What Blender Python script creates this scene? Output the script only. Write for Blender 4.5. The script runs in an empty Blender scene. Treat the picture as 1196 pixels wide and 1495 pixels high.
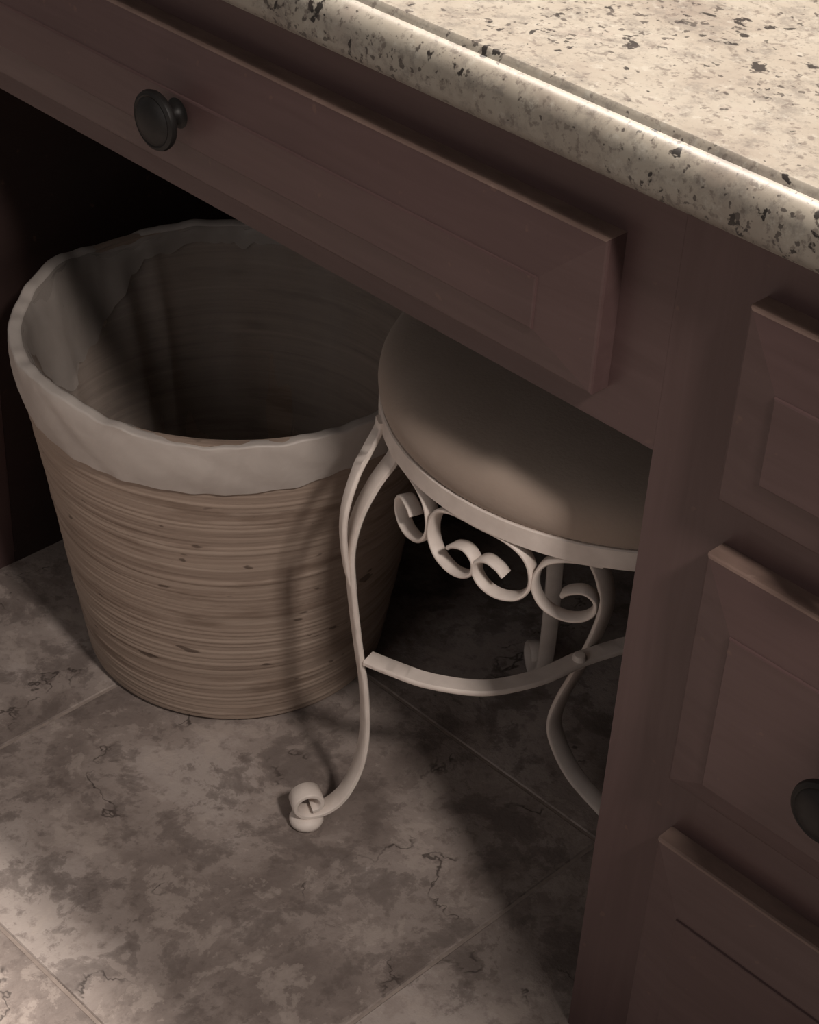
import bpy, bmesh, math, random
from mathutils import Vector, Matrix
random.seed(7)
scene = bpy.context.scene
col = scene.collection
PI = math.pi

# ------------------------------------------------------------------ camera
cam_d = bpy.data.cameras.new('camera')
cam = bpy.data.objects.new('camera', cam_d); col.objects.link(cam)
cam_d.sensor_fit = 'HORIZONTAL'; cam_d.sensor_width = 36.0
cam_d.lens = 2800.0 / 1196.0 * 36.0
cam_d.clip_start = 0.02
right = Vector((0.69896, 0.71348, 0.04904)); up = Vector((-0.44480, 0.38002, 0.81101)); fwd = Vector((-0.56000, 0.58868, -0.58297))
m = Matrix((right, up, -fwd)).transposed().to_4x4()
m.translation = Vector((0.59247, -0.84368, 1.22736))
cam.matrix_world = m
scene.camera = cam

# ------------------------------------------------------------------ world, lamps, exposure
w = bpy.data.worlds.new('room_light'); scene.world = w; w.use_nodes = True
bg = w.node_tree.nodes['Background']
bg.inputs[0].default_value = (1.0, 0.90, 0.83, 1); bg.inputs[1].default_value = 0.10

def area(name, loc, target, sx, sy, power, color):
    l = bpy.data.lights.new(name, 'AREA'); l.shape = 'RECTANGLE'; l.size = sx; l.size_y = sy
    l.energy = power; l.color = color
    o = bpy.data.objects.new(name, l); col.objects.link(o); o.location = loc
    o.rotation_euler = (Vector(target) - Vector(loc)).to_track_quat('-Z', 'Y').to_euler()
    return o
area('vanity_lamp', (-0.55, 0.455, 2.38), (-0.55, 0.39, 0.0), 1.9, 0.20, 90.0, (1.0, 0.90, 0.81))     # row of bulbs high above the worktop
area('side_lamp', (1.64, -0.62, 2.49), (0.0, 0.0, 0.2), 0.26, 0.26, 43.0, (1.0, 0.89, 0.81))         # lamp to the right of the camera
area('front_fill_light', (0.1, -2.3, 1.60), (-0.2, 0.0, 0.25), 0.9, 0.8, 5.0, (1.0, 0.90, 0.85))            # added soft fill from behind the camera, no real source there

vs = scene.view_settings
scene.display_settings.display_device = 'sRGB'
vs.view_transform = 'Standard'; vs.look = 'None'; vs.exposure = 0.0; vs.gamma = 1.0; vs.use_curve_mapping = False

# ------------------------------------------------------------------ helpers
def link_mesh(name, bm, mat, parent=None, smooth=False, angle=None):
    bmesh.ops.recalc_face_normals(bm, faces=bm.faces[:])
    me = bpy.data.meshes.new(name); bm.to_mesh(me); bm.free()
    if smooth or angle:
        for p in me.polygons: p.use_smooth = True
        if angle and hasattr(me, 'set_sharp_from_angle'): me.set_sharp_from_angle(angle=math.radians(angle))
    if mat: me.materials.append(mat)
    o = bpy.data.objects.new(name, me); col.objects.link(o)
    if parent: o.parent = parent
    return o

def empty(name, loc, label, cat, group=None):
    o = bpy.data.objects.new(name, None); col.objects.link(o); o.location = loc
    o.empty_display_size = 0.05
    o['label'] = label; o['category'] = cat
    if group: o['group'] = group
    return o

def tag(o, label, cat, group=None):
    o['label'] = label; o['category'] = cat
    if group: o['group'] = group

def attach(o, root):
    """parent keeping world coordinates (root has only a translation)"""
    o.parent = root
    o.matrix_parent_inverse = Matrix.Translation(-Vector(root.location))
    return o

def add_box(bm, x0, x1, y0, y1, z0, z1, bev=0.0):
    vs_ = [bm.verts.new((x, y, z)) for x in (x0, x1) for y in (y0, y1) for z in (z0, z1)]
    f = [(0,1,3,2),(4,6,7,5),(0,4,5,1),(2,3,7,6),(0,2,6,4),(1,5,7,3)]
    fs = [bm.faces.new([vs_[i] for i in q]) for q in f]
    if bev > 0:
        es = list({e for fc in fs for e in fc.edges})
        bmesh.ops.bevel(bm, geom=es, offset=bev, segments=2, profile=0.6, affect='EDGES')

def catmull(pts, n=8, closed=False):
    P = [Vector(p) for p in pts]; out = []
    N = len(P)
    for i in range(N - 1):
        p0 = P[max(i-1, 0)]; p1 = P[i]; p2 = P[i+1]; p3 = P[min(i+2, N-1)]
        for k in range(n):
            t = k / n
            out.append(0.5*((2*p1) + (p2-p0)*t + (2*p0-5*p1+4*p2-p3)*t*t + (3*p1-p0-3*p2+p3)*t**3))
    out.append(P[-1].copy())
    return out

def sweep(bm, pts, width_dirs, width, thick, cham=0.0012):
    """flat iron strip: path, direction(s) of its width, width and thickness"""
    n = len(pts); rings = []
    for i, p in enumerate(pts):
        t = (pts[min(i+1, n-1)] - pts[max(i-1, 0)]).normalized()
        wd = width_dirs[i] if isinstance(width_dirs, list) else width_dirs
        wd = (wd - t * wd.dot(t)).normalized()
        nn = t.cross(wd).normalized()
        a, b, c = width/2, thick/2, min(cham, thick*0.4)
        sec = [(a, b-c), (a-c, b), (-a+c, b), (-a, b-c), (-a, -b+c), (-a+c, -b), (a-c, -b), (a, -b+c)]
        rings.append([bm.verts.new(p + wd*u + nn*v) for u, v in sec])
    for i in range(n-1):
        for k in range(8):
            bm.faces.new([rings[i][k], rings[i][(k+1) % 8], rings[i+1][(k+1) % 8], rings[i+1][k]])
    bm.faces.new(rings[0][::-1]); bm.faces.new(rings[-1])

def lathe(bm, prof, seg=64, cx=0, cy=0, fn=None, close=False):
    rings = []
    for j, (r, z) in enumerate(prof):
        ring = []
        if r < 1e-6:
            v = bm.verts.new((cx, cy, z)); ring = [v]*seg
        else:
            for i in range(seg):
                a = 2*PI*i/seg
                rr, zz = (r, z) if fn is None else fn(a, r, z, j)
                ring.append(bm.verts.new((cx + rr*math.cos(a), cy + rr*math.sin(a), zz)))
        rings.append(ring)
    pairs = list(zip(rings[:-1], rings[1:]))
    if close: pairs.append((rings[-1], rings[0]))
    for A, B in pairs:
        for i in range(seg):
            q = [A[i], A[(i+1) % seg], B[(i+1) % seg], B[i]]
            u = []
            for v in q:
                if v not in u: u.append(v)
            if len(u) >= 3: bm.faces.new(u)

# ------------------------------------------------------------------ materials
class NT:
    def __init__(s, name):
        s.m = bpy.data.materials.new(name); s.m.use_nodes = True
        s.t = s.m.node_tree; s.b = s.t.nodes['Principled BSDF']
        s.co = s.n('ShaderNodeTexCoord')
    def n(s, typ, **kw):
        o = s.t.nodes.new(typ)
        for k, v in kw.items(): setattr(o, k, v)
        return o
    def l(s, a, b): s.t.links.new(a, b)
    def mapping(s, scale, src='Object', loc=(0,0,0)):
        mp = s.n('ShaderNodeMapping'); mp.inputs['Scale'].default_value = scale; mp.inputs['Location'].default_value = loc
        s.l(s.co.outputs[src], mp.inputs['Vector']); return mp.outputs[0]
    def noise(s, vec, scale, detail=4, rough=0.55, dist=0.0):
        o = s.n('ShaderNodeTexNoise'); o.inputs['Scale'].default_value = scale; o.inputs['Detail'].default_value = detail
        o.inputs['Roughness'].default_value = rough; o.inputs['Distortion'].default_value = dist
        s.l(vec, o.inputs['Vector']); return o.outputs['Fac']
    def ramp(s, fac, stops):
        o = s.n('ShaderNodeValToRGB'); e = o.color_ramp.elements
        while len(e) > len(stops): e.remove(e[-1])
        while len(e) < len(stops): e.new(0.5)
        for el, (p, c) in zip(e, stops):
            el.position = p; el.color = (c, c, c, 1) if isinstance(c, (int, float)) else (*c, 1)
        s.l(fac, o.inputs[0]); return o.outputs[0]
    def mix(s, fac, a, b, mode='MIX'):
        o = s.n('ShaderNodeMix', data_type='RGBA', blend_type=mode)
        for inp, v in ((o.inputs[0], fac), (o.inputs[6], a), (o.inputs[7], b)):
            if isinstance(v, (int, float)): inp.default_value = v
            elif isinstance(v, tuple): inp.default_value = (*v, 1)
            else: s.l(v, inp)
        return o.outputs[2]
    def math(s, op, a, b=0.0):
        o = s.n('ShaderNodeMath', operation=op)
        for inp, v in ((o.inputs[0], a), (o.inputs[1], b)):
            if isinstance(v, (int, float)): inp.default_value = v
            else: s.l(v, inp)
        return o.outputs[0]
    def bump(s, h, strength, dist=0.002):
        o = s.n('ShaderNodeBump'); o.inputs['Strength'].default_value = strength; o.inputs['Distance'].default_value = dist
        s.l(h, o.inputs['Height']); s.l(o.outputs[0], s.b.inputs['Normal'])
    def color(s, c):
        if isinstance(c, tuple): s.b.inputs['Base Color'].default_value = (*c, 1)
        else: s.l(c, s.b.inputs['Base Color'])
    def rough(s, r, spec=0.5):
        if isinstance(r, (int, float)): s.b.inputs['Roughness'].default_value = r
        else: s.l(r, s.b.inputs['Roughness'])
        s.b.inputs['Specular IOR Level'].default_value = spec

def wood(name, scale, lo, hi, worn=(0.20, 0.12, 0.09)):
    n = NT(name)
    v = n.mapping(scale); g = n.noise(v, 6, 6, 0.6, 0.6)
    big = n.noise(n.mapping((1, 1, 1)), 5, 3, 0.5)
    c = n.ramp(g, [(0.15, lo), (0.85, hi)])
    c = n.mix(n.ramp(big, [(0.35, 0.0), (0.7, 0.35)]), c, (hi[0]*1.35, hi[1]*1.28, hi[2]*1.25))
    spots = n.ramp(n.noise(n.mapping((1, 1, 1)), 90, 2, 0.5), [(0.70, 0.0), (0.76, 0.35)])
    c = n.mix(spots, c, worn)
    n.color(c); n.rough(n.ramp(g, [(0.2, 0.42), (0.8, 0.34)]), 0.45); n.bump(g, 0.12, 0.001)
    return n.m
LO, HI = (0.070, 0.0415, 0.0400), (0.110, 0.0695, 0.0680)
M_wood_h = wood('stained_wood_horizontal', (1.2, 10, 14), LO, HI)
M_wood_v = wood('stained_wood_vertical', (14, 10, 1.2), LO, HI)
M_worn_lit = wood('scuffed_lit_wood_edge', (4, 10, 10), (0.085, 0.055, 0.048), (0.26, 0.185, 0.155), (0.36, 0.27, 0.23))  # scuffs, with the lit look of top edges put into the colour
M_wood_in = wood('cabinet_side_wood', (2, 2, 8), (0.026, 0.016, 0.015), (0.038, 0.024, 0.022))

def iron():
    n = NT('cream_painted_iron')
    a = n.noise(n.mapping((1, 1, 1)), 60, 4)
    n.color(n.ramp(a, [(0.3, (0.66, 0.585, 0.535)), (0.7, (0.77, 0.695, 0.64))])); n.rough(0.5, 0.4); n.bump(a, 0.15, 0.001)
    return n.m
M_iron = iron()

def fabric():
    n = NT('beige_suede')
    a = n.noise(n.mapping((1, 1, 1)), 350, 3); b = n.noise(n.mapping((1, 1, 1)), 14, 3)
    n.color(n.mix(n.ramp(b, [(0.35, 0.0), (0.65, 0.5)]), (0.34, 0.272, 0.226), (0.41, 0.335, 0.283)))
    n.rough(0.95, 0.15); n.b.inputs['Sheen Weight'].default_value = 0.15; n.bump(a, 0.25, 0.001)
    return n.m
M_fabric = fabric()

def bamboo(name, knots):
    n = NT(name)
    v = n.mapping((2.5, 2.5, 110)); a = n.noise(v, 1.6, 6, 0.62, 0.4)
    b = n.noise(n.mapping((5, 5, 30), loc=(3, 1, 2)), 2.0, 4)
    c = n.ramp(a, [(0.24, (0.18, 0.130, 0.102)), (0.42, (0.310, 0.238, 0.192)), (0.60, (0.360, 0.282, 0.230)), (0.80, (0.46, 0.375, 0.315))])
    c = n.mix(n.ramp(b, [(0.54, 0.0), (0.66, 0.6)]), c, (0.17, 0.118, 0.088))
    d = n.noise(n.mapping((9, 9, 26), loc=(7, 2, 5)), 3.5, 2)
    if knots: c = n.mix(n.ramp(d, [(0.685, 0.0), (0.72, 0.75)]), c, (0.07, 0.047, 0.036))
    n.color(c); n.rough(0.6, 0.35); n.bump(a, 0.35, 0.002)
    return n.m
M_bamboo = bamboo('coiled_bamboo', True); M_bamboo_in = bamboo('bamboo_inside', False)

def plastic(name, film, f0=0.28, f1=0.42):
    n = NT(name)
    a = n.noise(n.mapping((1, 1, 1)), 25, 4, 0.6, 0.5)
    n.color(n.ramp(a, [(0.3, (0.43, 0.385, 0.355)), (0.7, (0.51, 0.465, 0.43))])); n.rough(0.45, 0.4); n.bump(a, 0.25, 0.004)
    if film:                                                    # single ply: the bamboo shows through
        b = n.noise(n.mapping((1, 1, 0.35), loc=(2, 2, 2)), 14, 3)
        tr = n.n('ShaderNodeBsdfTransparent'); mx = n.n('ShaderNodeMixShader')
        n.l(n.ramp(b, [(0.35, f0), (0.65, f1)]), mx.inputs[0]); n.l(tr.outputs[0], mx.inputs[1]); n.l(n.b.outputs[0], mx.inputs[2])
        out = [x for x in n.t.nodes if x.type == 'OUTPUT_MATERIAL'][0]
        n.l(mx.outputs[0], out.inputs['Surface'])
    return n.m
M_liner = plastic('white_bin_liner', False); M_film = plastic('thin_liner_film', True); M_ply = plastic('single_ply_liner', True, 0.45, 0.65)

def granite():
    n = NT('cream_granite')
    v = n.mapping((1, 1, 1))
    base = n.ramp(n.noise(v, 9, 5, 0.62, 0.3), [(0.33, (0.45, 0.37, 0.305)), (0.46, (0.60, 0.52, 0.425)), (0.58, (0.66, 0.585, 0.485)), (0.70, (0.56, 0.445, 0.38))])
    g = n.noise(v, 62, 7, 0.75); base = n.mix(n.ramp(g, [(0.50, 0.0), (0.62, 0.60)]), base, (0.30, 0.26, 0.225))
    g2 = n.noise(n.mapping((1, 1, 1), loc=(4, 7, 1)), 105, 5, 0.7); base = n.mix(n.ramp(g2, [(0.56, 0.0), (0.68, 0.6)]), base, (0.80, 0.735, 0.63))
    g3 = n.noise(n.mapping((1, 1, 1), loc=(3, 2, 8)), 170, 3, 0.65); base = n.mix(n.ramp(g3, [(0.56, 0.0), (0.65, 0.7)]), base, (0.24, 0.19, 0.16))
    clus = n.ramp(n.noise(n.mapping((1, 1, 1), loc=(2, 3, 9)), 8, 3), [(0.40, 0.0), (0.62, 0.11)])
    k = n.math('ADD', n.noise(n.mapping((1, 1, 1), loc=(8, 1, 6)), 62, 4, 0.6, 0.3), clus)
    base = n.mix(n.ramp(k, [(0.690, 0.0), (0.715, 0.96)]), base, (0.028, 0.021, 0.019))
    k2 = n.math('ADD', n.noise(n.mapping((1, 1, 1), loc=(1, 5, 3)), 170, 2, 0.5), clus)
    base = n.mix(n.ramp(k2, [(0.71, 0.0), (0.745, 0.8)]), base, (0.075, 0.056, 0.05))
    base = n.mix(1.0, base, (0.43, 0.45, 0.46), 'MULTIPLY')
    n.color(base); n.rough(0.40, 0.6)
    return n.m
M_granite = granite()

def slate():
    n = NT('slate_look_tile')
    oi = n.n('ShaderNodeObjectInfo')
    add = n.n('ShaderNodeVectorMath', operation='ADD'); n.l(n.co.outputs['Object'], add.inputs[0])
    sc = n.n('ShaderNodeVectorMath', operation='SCALE'); n.l(oi.outputs['Location'], sc.inputs[0]); sc.inputs['Scale'].default_value = 3.7
    n.l(sc.outputs[0], add.inputs[1]); v = add.outputs[0]
    a = n.noise(v, 4.5, 9, 0.66, 0.15); b = n.noise(v, 15, 8, 0.7, 0.2); d = n.noise(v, 70, 4, 0.65)
    c = n.ramp(a, [(0.34, (0.165, 0.133, 0.120)), (0.44, (0.240, 0.198, 0.178)), (0.465, (0.290, 0.243, 0.220)), (0.54, (0.340, 0.288, 0.262)), (0.56, (0.390, 0.335, 0.308)), (0.66, (0.44, 0.385, 0.355))])
    c = n.mix(n.ramp(b, [(0.40, 0.65), (0.455, 0.40), (0.475, 0.0)]), c, (0.125, 0.100, 0.090))
    c = n.mix(n.ramp(b, [(0.56, 0.0), (0.58, 0.35), (0.70, 0.6)]), c, (0.46, 0.395, 0.355))
    c = n.mix(n.ramp(d, [(0.34, 0.45), (0.46, 0.0)]), c, (0.13, 0.102, 0.092))
    cr = n.noise(v, 9, 5, 0.6, 0.3)                                        # thin dark clefts, only here and there
    cr = n.math('ABSOLUTE', n.math('SUBTRACT', cr, 0.5))
    msk = n.ramp(n.noise(v, 13, 2), [(0.56, 0.0), (0.62, 0.8)])
    c = n.mix(n.math('MULTIPLY', n.ramp(cr, [(0.003, 1.0), (0.010, 0.0)]), msk), c, (0.045, 0.034, 0.03))
    n.color(c); n.rough(0.55, 0.4)
    h = n.math('ADD', a, n.math('MULTIPLY', b, 0.5)); n.bump(h, 0.7, 0.006)
    return n.m
M_tile = slate()

def plain(name, c, r=0.5, spec=0.5, ns=40, var=0.15, metal=0.0):
    n = NT(name)
    a = n.noise(n.mapping((1, 1, 1)), ns, 4)
    lo = tuple(x*(1-var) for x in c); hi = tuple(x*(1+var) for x in c)
    n.color(n.ramp(a, [(0.3, lo), (0.7, hi)])); n.rough(r, spec); n.b.inputs['Metallic'].default_value = metal
    n.bump(a, 0.08, 0.001)
    return n.m
M_grout = plain('pale_grout', (0.30, 0.25, 0.222), 0.9, 0.2, 120)
M_knob = plain('dark_bronze', (0.011, 0.010, 0.0095), 0.50, 0.35, 90, 0.4)
M_wall = plain('taupe_wall_paint', (0.30, 0.25, 0.21), 0.9, 0.2, 60)

# ------------------------------------------------------------------ setting
bm = bmesh.new(); add_box(bm, -2.2, 2.0, -2.4, 0.57, -0.06, -0.0012)
floor = link_mesh('floor', bm, M_grout); floor['kind'] = 'structure'
T = 0.450; G = 0.0034
bm = bmesh.new(); h = (T-G)/2; c_ = 0.0010
top = [bm.verts.new((sx*(h-c_), sy*(h-c_), 0.0)) for sx, sy in ((-1,-1),(1,-1),(1,1),(-1,1))]
mid = [bm.verts.new((sx*h, sy*h, -c_)) for sx, sy in ((-1,-1),(1,-1),(1,1),(-1,1))]
bot = [bm.verts.new((sx*h, sy*h, -0.0045)) for sx, sy in ((-1,-1),(1,-1),(1,1),(-1,1))]
bm.faces.new(top); bm.faces.new(bot[::-1])
for A, B in ((top, mid), (mid, bot)):
    for i in range(4): bm.faces.new([A[i], B[i], B[(i+1) % 4], A[(i+1) % 4]])
tile0 = link_mesh('tile', bm, M_tile, floor)
first = True
for i in range(-3, 5):
    for j in range(-5, 1):
        x = -0.567 + T*(i+0.5); y = 0.172 + T*(j+0.5)
        t = tile0 if first else tile0.copy()
        if not first: col.objects.link(t); t.parent = floor
        first = False
        t.location = (x, y, 0); 
        t.rotation_euler = (random.uniform(-1, 1)*0.0008, random.uniform(-1, 1)*0.0008, random.choice((0, 1, 2, 3))*PI/2)
bm = bmesh.new(); add_box(bm, -2.2, 2.0, 0.555, 0.655, -0.06, 2.45)
wall = link_mesh('wall_back', bm, M_wall); wall['kind'] = 'structure'

# ------------------------------------------------------------------ cabinet fronts
def front_panel(x0, x1, z0, z1, il, ir, it, ib, name, mat, root):
    """overlay drawer or door front with a raised centre panel; outer face at y = -0.02"""
    bm = bmesh.new()
    def loop(a, b, c, d, y): return [bm.verts.new(p) for p in ((x0+a, y, z0+d), (x1-b, y, z0+d), (x1-b, y, z1-c), (x0+a, y, z1-c))]
    e = 0.0022
    L = [loop(0, 0, 0, 0, 0.0), loop(0, 0, 0, 0, -0.0150), loop(e*.35, e*.35, e*.35, e*.35, -0.0164), loop(e, e, e, e, -0.0170),
         loop(il-.0015, ir-.0015, it-.0015, ib-.0015, -0.0218), loop(il-.001, ir-.001, it-.001, ib-.001, -0.0232), loop(il, ir, it, ib, -0.0236)]
    bm.faces.new(L[0]); bm.faces.new(L[-1])
    for A, B in zip(L[:-1], L[1:]):
        for i in range(4):
            f = bm.faces.new([A[i], A[(i+1) % 4], B[(i+1) % 4], B[i]])
            if i == 2 and B in L[1:4]: f.material_index = 1          # top edge: scuffs, plus light painted in as paler wood
    o = link_mesh(name, bm, mat); o.data.materials.append(M_worn_lit)
    return attach(o, root)

def knob(x, z, parent, root):
    bm = bmesh.new()
    prof = [(0.0, 0.0), (0.0155, 0.0), (0.0165, 0.0015), (0.016, 0.004), (0.011, 0.0055), (0.0085, 0.009), (0.008, 0.015), (0.011, 0.0185), (0.022, 0.0205),
            (0.0265, 0.0225), (0.0275, 0.025), (0.0265, 0.0275), (0.0235, 0.0290), (0.0220, 0.0285), (0.0205, 0.0300), (0.012, 0.0330), (0.0, 0.0340)]
    lathe(bm, prof, 40)
    for v in bm.verts:                    # axis +z -> -y
        cx, cy, cz = v.co; v.co = (x + cx*0.84, -0.0190 - cz, z + cy*0.84)
    o = link_mesh('knob', bm, M_knob, angle=40)
    o.parent = parent
    o['label'] = 'round dark bronze knob'
    return o

# right-hand drawer cabinet -------------------------------------------------
rc = empty('drawer_cabinet', (0.19, 0.27, 0), 'dark stained wood drawer cabinet at right with a stack of panelled drawers', 'cabinet')
bm = bmesh.new(); add_box(bm, 0.0, 0.080, 0.0, 0.02, 0.0, 0.738)
attach(link_mesh('stile', bm, M_wood_v, angle=40), rc)
bm = bmesh.new(); add_box(bm, 0.302, 0.38, 0.0, 0.02, 0.0, 0.738, 0.0012)
attach(link_mesh('stile', bm, M_wood_v, angle=40), rc)
for z0, z1 in ((0.682, 0.738), (0.506, 0.570), (0.258, 0.336), (0.0, 0.062)):
    bm = bmesh.new(); add_box(bm, 0.080, 0.302, 0.0, 0.0195, z0, z1)
    attach(link_mesh('rail', bm, M_wood_h), rc)
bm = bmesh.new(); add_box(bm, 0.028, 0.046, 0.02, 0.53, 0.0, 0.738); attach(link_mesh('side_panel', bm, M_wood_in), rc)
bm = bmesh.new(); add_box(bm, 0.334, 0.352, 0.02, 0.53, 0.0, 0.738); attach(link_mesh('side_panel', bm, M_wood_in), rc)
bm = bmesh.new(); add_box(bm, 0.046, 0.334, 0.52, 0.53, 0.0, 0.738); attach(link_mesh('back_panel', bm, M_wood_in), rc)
for z0, z1, it, ib, kx, kz in ((0.559, 0.695, 0.046, 0.031, 0.215, 0.632), (0.325, 0.518, 0.047, 0.022, 0.195, 0.408), (0.045, 0.269, 0.055, 0.031, 0.200, 0.150)):
    d = front_panel(0.0635, 0.318, z0, z1, 0.032, 0.032, it, ib, 'drawer', M_wood_h, rc)
    k = knob(kx, kz, d, rc)

# knee-hole section with apron drawer ----------------------------------------
kd = empty('kneehole_desk', (-0.4, 0.27, 0), 'dark wood desk section with wide apron drawer above the kneehole', 'desk')
for z0, z1 in ((0.5557, 0.600), (0.676, 0.738)):
    bm = bmesh.new(); add_box(bm, -0.79, -0.0001, 0.0, 0.0198, z0, z1)
    attach(link_mesh('apron_rail', bm, M_wood_h, angle=40), kd)
bm = bmesh.new(); add_box(bm, -0.075, -0.0001, 0.0, 0.0198, 0.600, 0.676); attach(link_mesh('apron_stile', bm, M_wood_h), kd)
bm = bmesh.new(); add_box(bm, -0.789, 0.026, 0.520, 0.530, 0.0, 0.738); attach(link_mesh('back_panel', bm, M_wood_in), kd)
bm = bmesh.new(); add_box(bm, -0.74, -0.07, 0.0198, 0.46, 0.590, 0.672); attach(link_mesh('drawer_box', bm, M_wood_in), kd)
d = front_panel(-0.785, -0.042, 0.583, 0.6935, 0.05, 0.05, 0.0455, 0.030, 'drawer', M_wood_h, kd)
knob(-0.4475, 0.6345, d, kd)

# left cabinet ---------------------------------------------------------------
lc = empty('door_cabinet', (-1.0, 0.27, 0), 'dark stained wood cabinet whose side closes the kneehole at left', 'cabinet')
bm = bmesh.new(); add_box(bm, -0.84, -0.7905, 0.0, 0.02, 0.0, 0.738, 0.0012); attach(link_mesh('stile', bm, M_wood_v, angle=40), lc)
bm = bmesh.new(); add_box(bm, -1.22, -1.17, 0.0, 0.02, 0.0, 0.738, 0.0012); attach(link_mesh('stile', bm, M_wood_v, angle=40), lc)
for z0, z1 in ((0.682, 0.738), (0.0, 0.062)):
    bm = bmesh.new(); add_box(bm, -1.17, -0.84, 0.0005, 0.0195, z0, z1); attach(link_mesh('rail', bm, M_wood_h), lc)
for x0 in (-0.8085, -1.22):
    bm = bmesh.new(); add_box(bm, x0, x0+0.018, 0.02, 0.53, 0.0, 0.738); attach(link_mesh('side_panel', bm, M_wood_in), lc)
d = front_panel(-1.185, -0.825, 0.045, 0.6935, 0.05, 0.05, 0.05, 0.05, 'door', M_wood_v, lc)
knob(-0.85, 0.60, d, lc)

# deeper base cabinet standing further right, just out of the picture -----------
sb = empty('base_cabinet', (0.85, 0.15, 0), 'deeper dark wood base cabinet beyond the drawer cabinet at far right', 'cabinet')
bm = bmesh.new(); add_box(bm, 0.425, 0.445, -0.157, 0.53, 0.0, 0.738); attach(link_mesh('side_panel', bm, M_wood_in), sb)
bm = bmesh.new(); add_box(bm, 1.255, 1.275, -0.157, 0.53, 0.0, 0.738); attach(link_mesh('side_panel', bm, M_wood_in), sb)
bm = bmesh.new(); add_box(bm, 0.425, 1.275, -0.177, -0.157, 0.0, 0.738, 0.001); attach(link_mesh('face_frame', bm, M_wood_v), sb)
for x0 in (0.46, 0.86):
    d = front_panel(x0, x0+0.38, 0.045, 0.695, 0.05, 0.05, 0.05, 0.05, 'door', M_wood_v, sb)
    for v in d.data.vertices: v.co.y -= 0.177
bm = bmesh.new(); add_box(bm, 0.4205, 1.285, -0.210, 0.553, 0.7395, 0.78, 0.006); attach(link_mesh('worktop', bm, M_granite, angle=40), sb)

# worktop ---------------------------------------------------------------------
prof = [(0.553, 0.7395), (-0.026, 0.7395), (-0.0305, 0.7405), (-0.0325, 0.7430), (-0.0335, 0.7470), (-0.0337, 0.7520), (-0.0335, 0.7565),
        (-0.0330, 0.7605), (-0.0320, 0.7640), (-0.0305, 0.7673), (-0.0286, 0.7702), (-0.0263, 0.7725), (-0.0238, 0.7740), (-0.0212, 0.7748), (-0.0200, 0.7750), (-0.0188, 0.7770), (-0.0176, 0.7796), (-0.0170, 0.7800), (0.553, 0.7800)]
bm = bmesh.new()
ends = []
xs = (-1.25, -0.6, 0.0, 0.42)
for x in xs: ends.append([bm.verts.new((x, y, z)) for y, z in prof])
for A, B in zip(ends[:-1], ends[1:]):
    for i in range(len(prof)):
        j = (i+1) % len(prof); bm.faces.new([A[i], A[j], B[j], B[i]])
bm.faces.new(ends[0]); bm.faces.new(ends[-1][::-1])
ct = link_mesh('countertop', bm, M_granite, angle=32)
tag(ct, 'cream granite countertop with dark specks and rounded stepped edge', 'countertop')

# ------------------------------------------------------------------ waste basket
BX, BY = -0.560, 0.125
wb = empty('waste_basket', (BX, BY, 0), 'round tapered coiled bamboo waste basket standing left of the stool', 'basket')
H = 0.35; R0, R1 = 0.1447, 0.198
rnd = random.Random(3)
bm = bmesh.new(); coil = 68; outer = []
for k in range(coil):
    z = H*k/coil; amp = rnd.choice((0.0001, 0.0002, 0.0003, 0.0007)); off = rnd.uniform(-0.0003, 0.0003)
    for f, a in ((0.08, 0.0), (0.35, 0.8), (0.65, 1.0), (0.92, 0.3)):
        zz = z + f*H/coil; outer.append((R0 + (R1-R0)*zz/H + off + amp*a, zz))
outer[:4] = [(R0-0.0075, 0.0), (R0-0.0050, 0.0015), (R0-0.0022, 0.0035), (R0-0.0008, 0.0052)]
def wob(a, r, z, j): return r + 0.0012*math.sin(2*a+0.5) * (z/H), z + 0.0012*math.sin(3*a + z*40)*(1 if 0.01 < z < 0.345 else 0)
lathe(bm, [(0.0, 0.0)] + outer + [(R1, H), (R1-0.004, H+0.001), (R1-0.009, H)], 112, 0, 0, wob)
o = link_mesh('wall', bm, M_bamboo, wb, angle=60)
bm = bmesh.new()
lathe(bm, [(R1-0.009, H), (R1-0.0105, H-0.02), ((R0+R1)/2-0.010, H/2), (R0-0.009, 0.012), (0.0, 0.012)], 64, 0, 0)
link_mesh('inner_wall', bm, M_bamboo_in, wb, smooth=True)

# liner: cuff folded over the rim, thin bag hanging inside in creases ---------
def bump1(a, c, wd, hgt):
    d = (a - math.radians(c) + PI) % (2*PI) - PI
    return hgt*math.exp(-(d/math.radians(wd))**2)
rl = random.Random(11)
ph = [(k, rl.uniform(0, 6.28), rl.uniform(0.3, 1.0)) for k in (5, 8, 13, 17, 23, 31, 41, 53)]
def crinkle(a, amp, s=0.0): return amp*sum(w*math.sin(k*a + p + s*k) for k, p, w in ph)/2.5
def rim_z(a):
    return 0.3530 + bump1(a, -92, 18, 0.006) + bump1(a, -160, 9, 0.006) + bump1(a, -45, 25, -0.003) + bump1(a, 176, 10, -0.004) + crinkle(a, 0.0013)
def hem_z(a):
    return 0.306 - 0.010*math.cos(a + math.radians(75)) + bump1(a, -10, 18, 0.006) + crinkle(a, 0.0012, 1.0)
def fold(a, d):
    """crease depth inside, growing down from the rim"""
    f = 0.0
    for c, wd, hg in ((-150, 6, 0.010), (178, 4, 0.016), (166, 2.5, 0.013), (-128, 5, 0.008), (-100, 7, 0.009), (-70, 6, 0.008), (-45, 5, 0.010), (-20, 6, 0.012), (140, 6, 0.006), (100, 8, 0.005), (60, 7, 0.006), (20, 8, 0.006)):
        f += bump1(a + 0.25*d, c, wd, hg)
    return f*min(1.0, d*9)
def wall_r(z): return R0 + (R1-R0)*min(z, H)/H
seg = 288
AN = [2*PI*i/seg for i in range(seg)]
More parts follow.
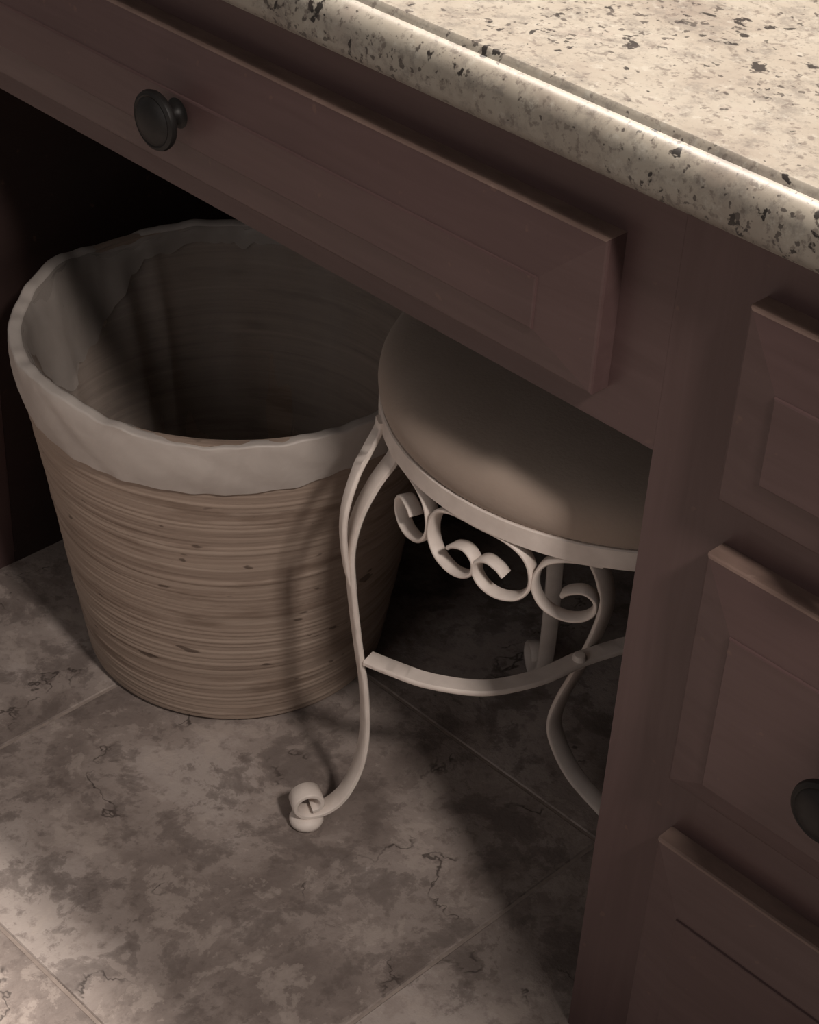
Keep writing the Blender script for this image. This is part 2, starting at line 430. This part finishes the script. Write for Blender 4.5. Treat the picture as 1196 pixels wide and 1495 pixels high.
def grid(rings, cap=False):
    bm = bmesh.new()
    V = [[bm.verts.new((r*math.cos(a), r*math.sin(a), z)) for r, a, z in ring] for ring in rings]
    for A, B in zip(V[:-1], V[1:]):
        for i in range(seg): bm.faces.new([A[i], A[(i+1) % seg], B[(i+1) % seg], B[i]])
    if cap: bm.faces.new(V[-1])
    return bm
def flap(a):          # how far the folded-over ply reaches down inside
    return 0.014 + bump1(a, -150, 16, 0.085) + bump1(a, -172, 12, 0.05) + bump1(a, -62, 6, 0.012) + bump1(a, -40, 5, 0.016) + bump1(a, -22, 6, 0.014) + bump1(a, -88, 6, 0.010) + abs(crinkle(a, 0.006, 2.0))
NB = 9; rings = []
for s_ in range(NB):                      # outside band from hem up
    t = s_/(NB-1); ring = []
    for a in AN:
        z = hem_z(a) + (rim_z(a) - 0.002 - hem_z(a))*t
        puff = 0.0026 + 0.0022*math.sin(PI*t) + 0.0035*math.sin(6*a + 3*t)*t*(1-t) + crinkle(a, 0.0007, 0.4*t)
        ring.append((wall_r(z) + puff, a, z))
    rings.append(ring)
for dr, dz in ((-0.0004, -0.0003), (-0.0022, 0.0), (-0.0070, 0.0), (-0.0100, -0.0006), (-0.0118, -0.002)):
    rings.append([(wall_r(H) + 0.0026 + dr + crinkle(a, 0.0005, 3.0), a, rim_z(a) + dz) for a in AN])
def inner(a, d, gap):
    z = rim_z(a)*(1-d/0.305) + 0.040*(d/0.305) - 0.002
    return (wall_r(z) - 0.0105 - fold(a, d) - 0.0012*math.sin(9*a+20*d) - crinkle(a, 0.0010, 3.0+9*d) - gap, a, z)
for f in (0.15, 0.35, 0.6, 0.85, 1.0):
    rings.append([inner(a, 0.004 + (flap(a)-0.004)*f, 0.0018) for a in AN])
ln = link_mesh('bin_liner', grid(rings), M_liner, smooth=True); ln.location = (BX, BY, 0)
ln.data.materials.append(M_ply)
for p in ln.data.polygons:
    if p.index >= (NB + 5 - 1)*seg: p.material_index = 1
tag(ln, 'white plastic bin liner folded over the rim of the bamboo basket', 'bin liner')
rings = [[inner(a, d, 0.0) for a in AN] for d in (0.002, 0.012, 0.025, 0.045, 0.07, 0.10, 0.13, 0.16, 0.19, 0.22, 0.25, 0.28, 0.305)]
for f in (0.7, 0.4, 0.12):
    rings.append([((wall_r(0.04)-0.016)*f, a, 0.034 - 0.012*(1-f) + 0.004*math.sin(3*a + 9*f)) for a in AN])
fl = link_mesh('bag', grid(rings, True), M_film, ln, smooth=True)
fl['label'] = 'thin see-through part of the bag inside the basket'

# ------------------------------------------------------------------ vanity stool
SX, SY, SR = -0.183, 0.225, 0.205
st = empty('vanity_stool', (SX, SY, 0), 'round stool with beige cushion and cream scrolled iron frame tucked under the desk', 'stool')
def stool_part(name, bm, mat, angle=45): return attach(link_mesh(name, bm, mat, angle=angle), st)
# cushion
bm = bmesh.new()
prof = [(0.0, 0.4105), (0.200, 0.4105), (0.2030, 0.4125), (0.2055, 0.418), (0.2065, 0.426), (0.2055, 0.434), (0.2020, 0.4415), (0.196, 0.4475), (0.186, 0.4525), (0.170, 0.4565), (0.145, 0.4595), (0.10, 0.4620), (0.05, 0.4630), (0.0, 0.4632)]
lathe(bm, prof, 96, SX, SY)
stool_part('seat_cushion', bm, M_fabric, 70)
# ring band
bm = bmesh.new()
lathe(bm, [(SR-0.005, 0.3945), (SR-0.001, 0.3938), (SR, 0.3948), (SR, 0.4108), (SR-0.001, 0.4118), (SR-0.005, 0.4112)], 96, SX, SY, close=True)
stool_part('seat_ring', bm, M_iron, 40)
# cross straps below the cushion
bm = bmesh.new()
for dx, dy in ((1, 0), (0, 1)):
    oy = -0.035 if dx else 0.0
    hl = math.sqrt((SR-0.004)**2 - oy*oy)
    p = [Vector((SX + dx*s*hl, SY + dy*s*hl + oy, 0.4015 if dx else 0.4068)) for s in (-1, 0, 1)]
    sweep(bm, p, Vector((dy, dx, 0)), 0.02, 0.004)
stool_part('seat_brace', bm, M_iron)

def radial(ang): a = math.radians(ang); return Vector((math.cos(a), math.sin(a), 0)), Vector((-math.sin(a), math.cos(a), 0))
C0 = Vector((SX, SY, 0))
# scroll leg profile (radius, height) ending in the curled foot
leg_prof = [(0.2005, 0.3950), (0.2005, 0.3852), (0.2140, 0.3640), (0.2265, 0.3354), (0.2325, 0.3023), (0.2305, 0.267), (0.2265, 0.2304), (0.2215, 0.1926), (0.2160, 0.1535), (0.2130, 0.1136),
            (0.2140, 0.0819), (0.2190, 0.0560), (0.2300, 0.0310), (0.2430, 0.0185), (0.2570, 0.0145), (0.2680, 0.0165), (0.2750, 0.0245), (0.2740, 0.0345), (0.2655, 0.0400), (0.2560, 0.0380), (0.2515, 0.0300), (0.2540, 0.0235), (0.2600, 0.0215)]
def foot_ball(ang, r=0.2635, z=0.0):
    pass
def leg(ang, prof=leg_prof, width=0.018):
    u, t = radial(ang)
    bm = bmesh.new()
    pts = catmull([C0 + u*r + Vector((0, 0, z)) for r, z in prof], 6)
    sweep(bm, pts, t, width, 0.005)
    lg = stool_part('leg', bm, M_iron)
    g = C0 + u*0.2635
    bm = bmesh.new()
    lathe(bm, [(0.0, 0.0), (0.011, 0.0), (0.0145, 0.003), (0.0155, 0.007), (0.0140, 0.0110), (0.009, 0.0130), (0.0, 0.0135)], 20, g.x, g.y)
    gl = link_mesh('foot_glide', bm, M_iron, smooth=True); gl.parent = lg; gl.matrix_parent_inverse = lg.matrix_parent_inverse.copy()
    gl.matrix_parent_inverse = Matrix.Identity(4)
    return lg
leg(-118)
# second strap of the front leg, joining it lower down
u, t = radial(-122)
bm = bmesh.new()
pts = catmull([Vector(p) for p in ((-0.3030, 0.0575, 0.4040), (-0.3027, 0.0556, 0.3948), (-0.3000, 0.0420, 0.3824), (-0.2970, 0.0282, 0.3703), (-0.2940, 0.0150, 0.3458), (-0.2930, 0.0120, 0.3210), (-0.2925, 0.0165, 0.2850), (-0.2909, 0.0215, 0.262), (-0.2894, 0.0255, 0.232))], 6)
sweep(bm, pts, t, 0.014, 0.0045)
stool_part('leg_strap', bm, M_iron)
# hidden rear leg
leg(72)
# leg behind the basket side
u = Vector((math.cos(math.radians(150)), math.sin(math.radians(150)), 0)); t = Vector((-u.y, u.x, 0))
base = Vector((-0.288, 0.285, 0))
bm = bmesh.new()
pr = [(0.060, 0.395), (0.050, 0.36), (0.032, 0.30), (0.018, 0.24), (0.008, 0.18), (0.002, 0.12), (0.000, 0.075), (0.002, 0.040), (0.008, 0.016), (0.018, 0.006), (0.030, 0.008), (0.039, 0.018), (0.038, 0.030), (0.030, 0.036), (0.021, 0.032), (0.018, 0.025)]
sweep(bm, catmull([base + u*r + Vector((0, 0, z)) for r, z in pr], 6), t, 0.016, 0.005)
stool_part('leg', bm, M_iron)
# right-hand leg sweeping out behind the cabinet stile
bm = bmesh.new()
pr = [(-0.200, 0.3985), (-0.200, 0.385), (-0.192, 0.330), (-0.180, 0.285), (-0.164, 0.262), (-0.157, 0.240), (-0.160, 0.215), (-0.1685, 0.182), (-0.178, 0.150), (-0.190, 0.115), (-0.1965, 0.083), (-0.190, 0.060), (-0.166, 0.035), (-0.125, 0.0190), (-0.100, 0.0085), (-0.084, 0.006), (-0.072, 0.012), (-0.068, 0.022), (-0.074, 0.031), (-0.083, 0.032), (-0.088, 0.026)]
sweep(bm, catmull([Vector((x, 0.190, z)) for x, z in pr], 6), Vector((0, 1, 0)), 0.018, 0.005)
stool_part('leg', bm, M_iron)
# stretchers
def stretch(pts, z):
    bm = bmesh.new(); P = catmull([Vector((x, y, z)) for x, y in pts], 8); W = []
    for i in range(len(P)):
        tt = (P[min(i+1, len(P)-1)] - P[max(i-1, 0)]).normalized(); W.append(Vector((-tt.y, tt.x, 0)))
    sweep(bm, P, W, 0.017, 0.0055)
    return stool_part('stretcher', bm, M_iron)
stretch([(-0.2790, 0.0328), (-0.2545, 0.0402), (-0.226, 0.0508), (-0.1955, 0.0720), (-0.1795, 0.0935), (-0.1665, 0.1275), (-0.1600, 0.168), (-0.149, 0.206), (-0.130, 0.26), (-0.118, 0.33), (-0.116, 0.4315)], 0.187)
bm = bmesh.new()
lathe(bm, [(0.0, 0.183), (0.0062, 0.183), (0.0062, 0.1920), (0.0048, 0.1945), (0.0, 0.1955)], 14, -0.1590, 0.1650)
stool_part('bolt', bm, M_iron)
# scrolls under the ring: strips rolled on the ring's cylinder, (angle, height)
sL = [(-84.0, 0.3938), (-88.3, 0.3940), (-92.5, 0.3915), (-96.0, 0.3845), (-97.9, 0.3725), (-98.0, 0.3575), (-95.5, 0.3445), (-91.0, 0.3390), (-87.0, 0.3415), (-84.6, 0.3500), (-84.8, 0.3605), (-87.2, 0.3665), (-90.2, 0.3640), (-91.9, 0.3590)]
sR = [(2*-84.35 - a, z) for a, z in sL]
def scroll(path, off):
    bm = bmesh.new(); P = []; W = []
    for p in catmull([Vector((a + off, z, 0)) for a, z in path], 6):
        uu, _ = radial(p.x); P.append(C0 + uu*(SR-0.0070) + Vector((0, 0, p.y))); W.append(uu)
    sweep(bm, P, W, 0.0125, 0.0036)
    return stool_part('scroll', bm, M_iron)
for path, off in ((sR, -28.4), (sL, 0), (sR, 0), (sL, 28.4)): scroll(path, off)
for base_off in (120, 240):
    for path, off in ((sR, -28.4), (sL, 0), (sR, 0), (sL, 28.4)): scroll(path, off + base_off)
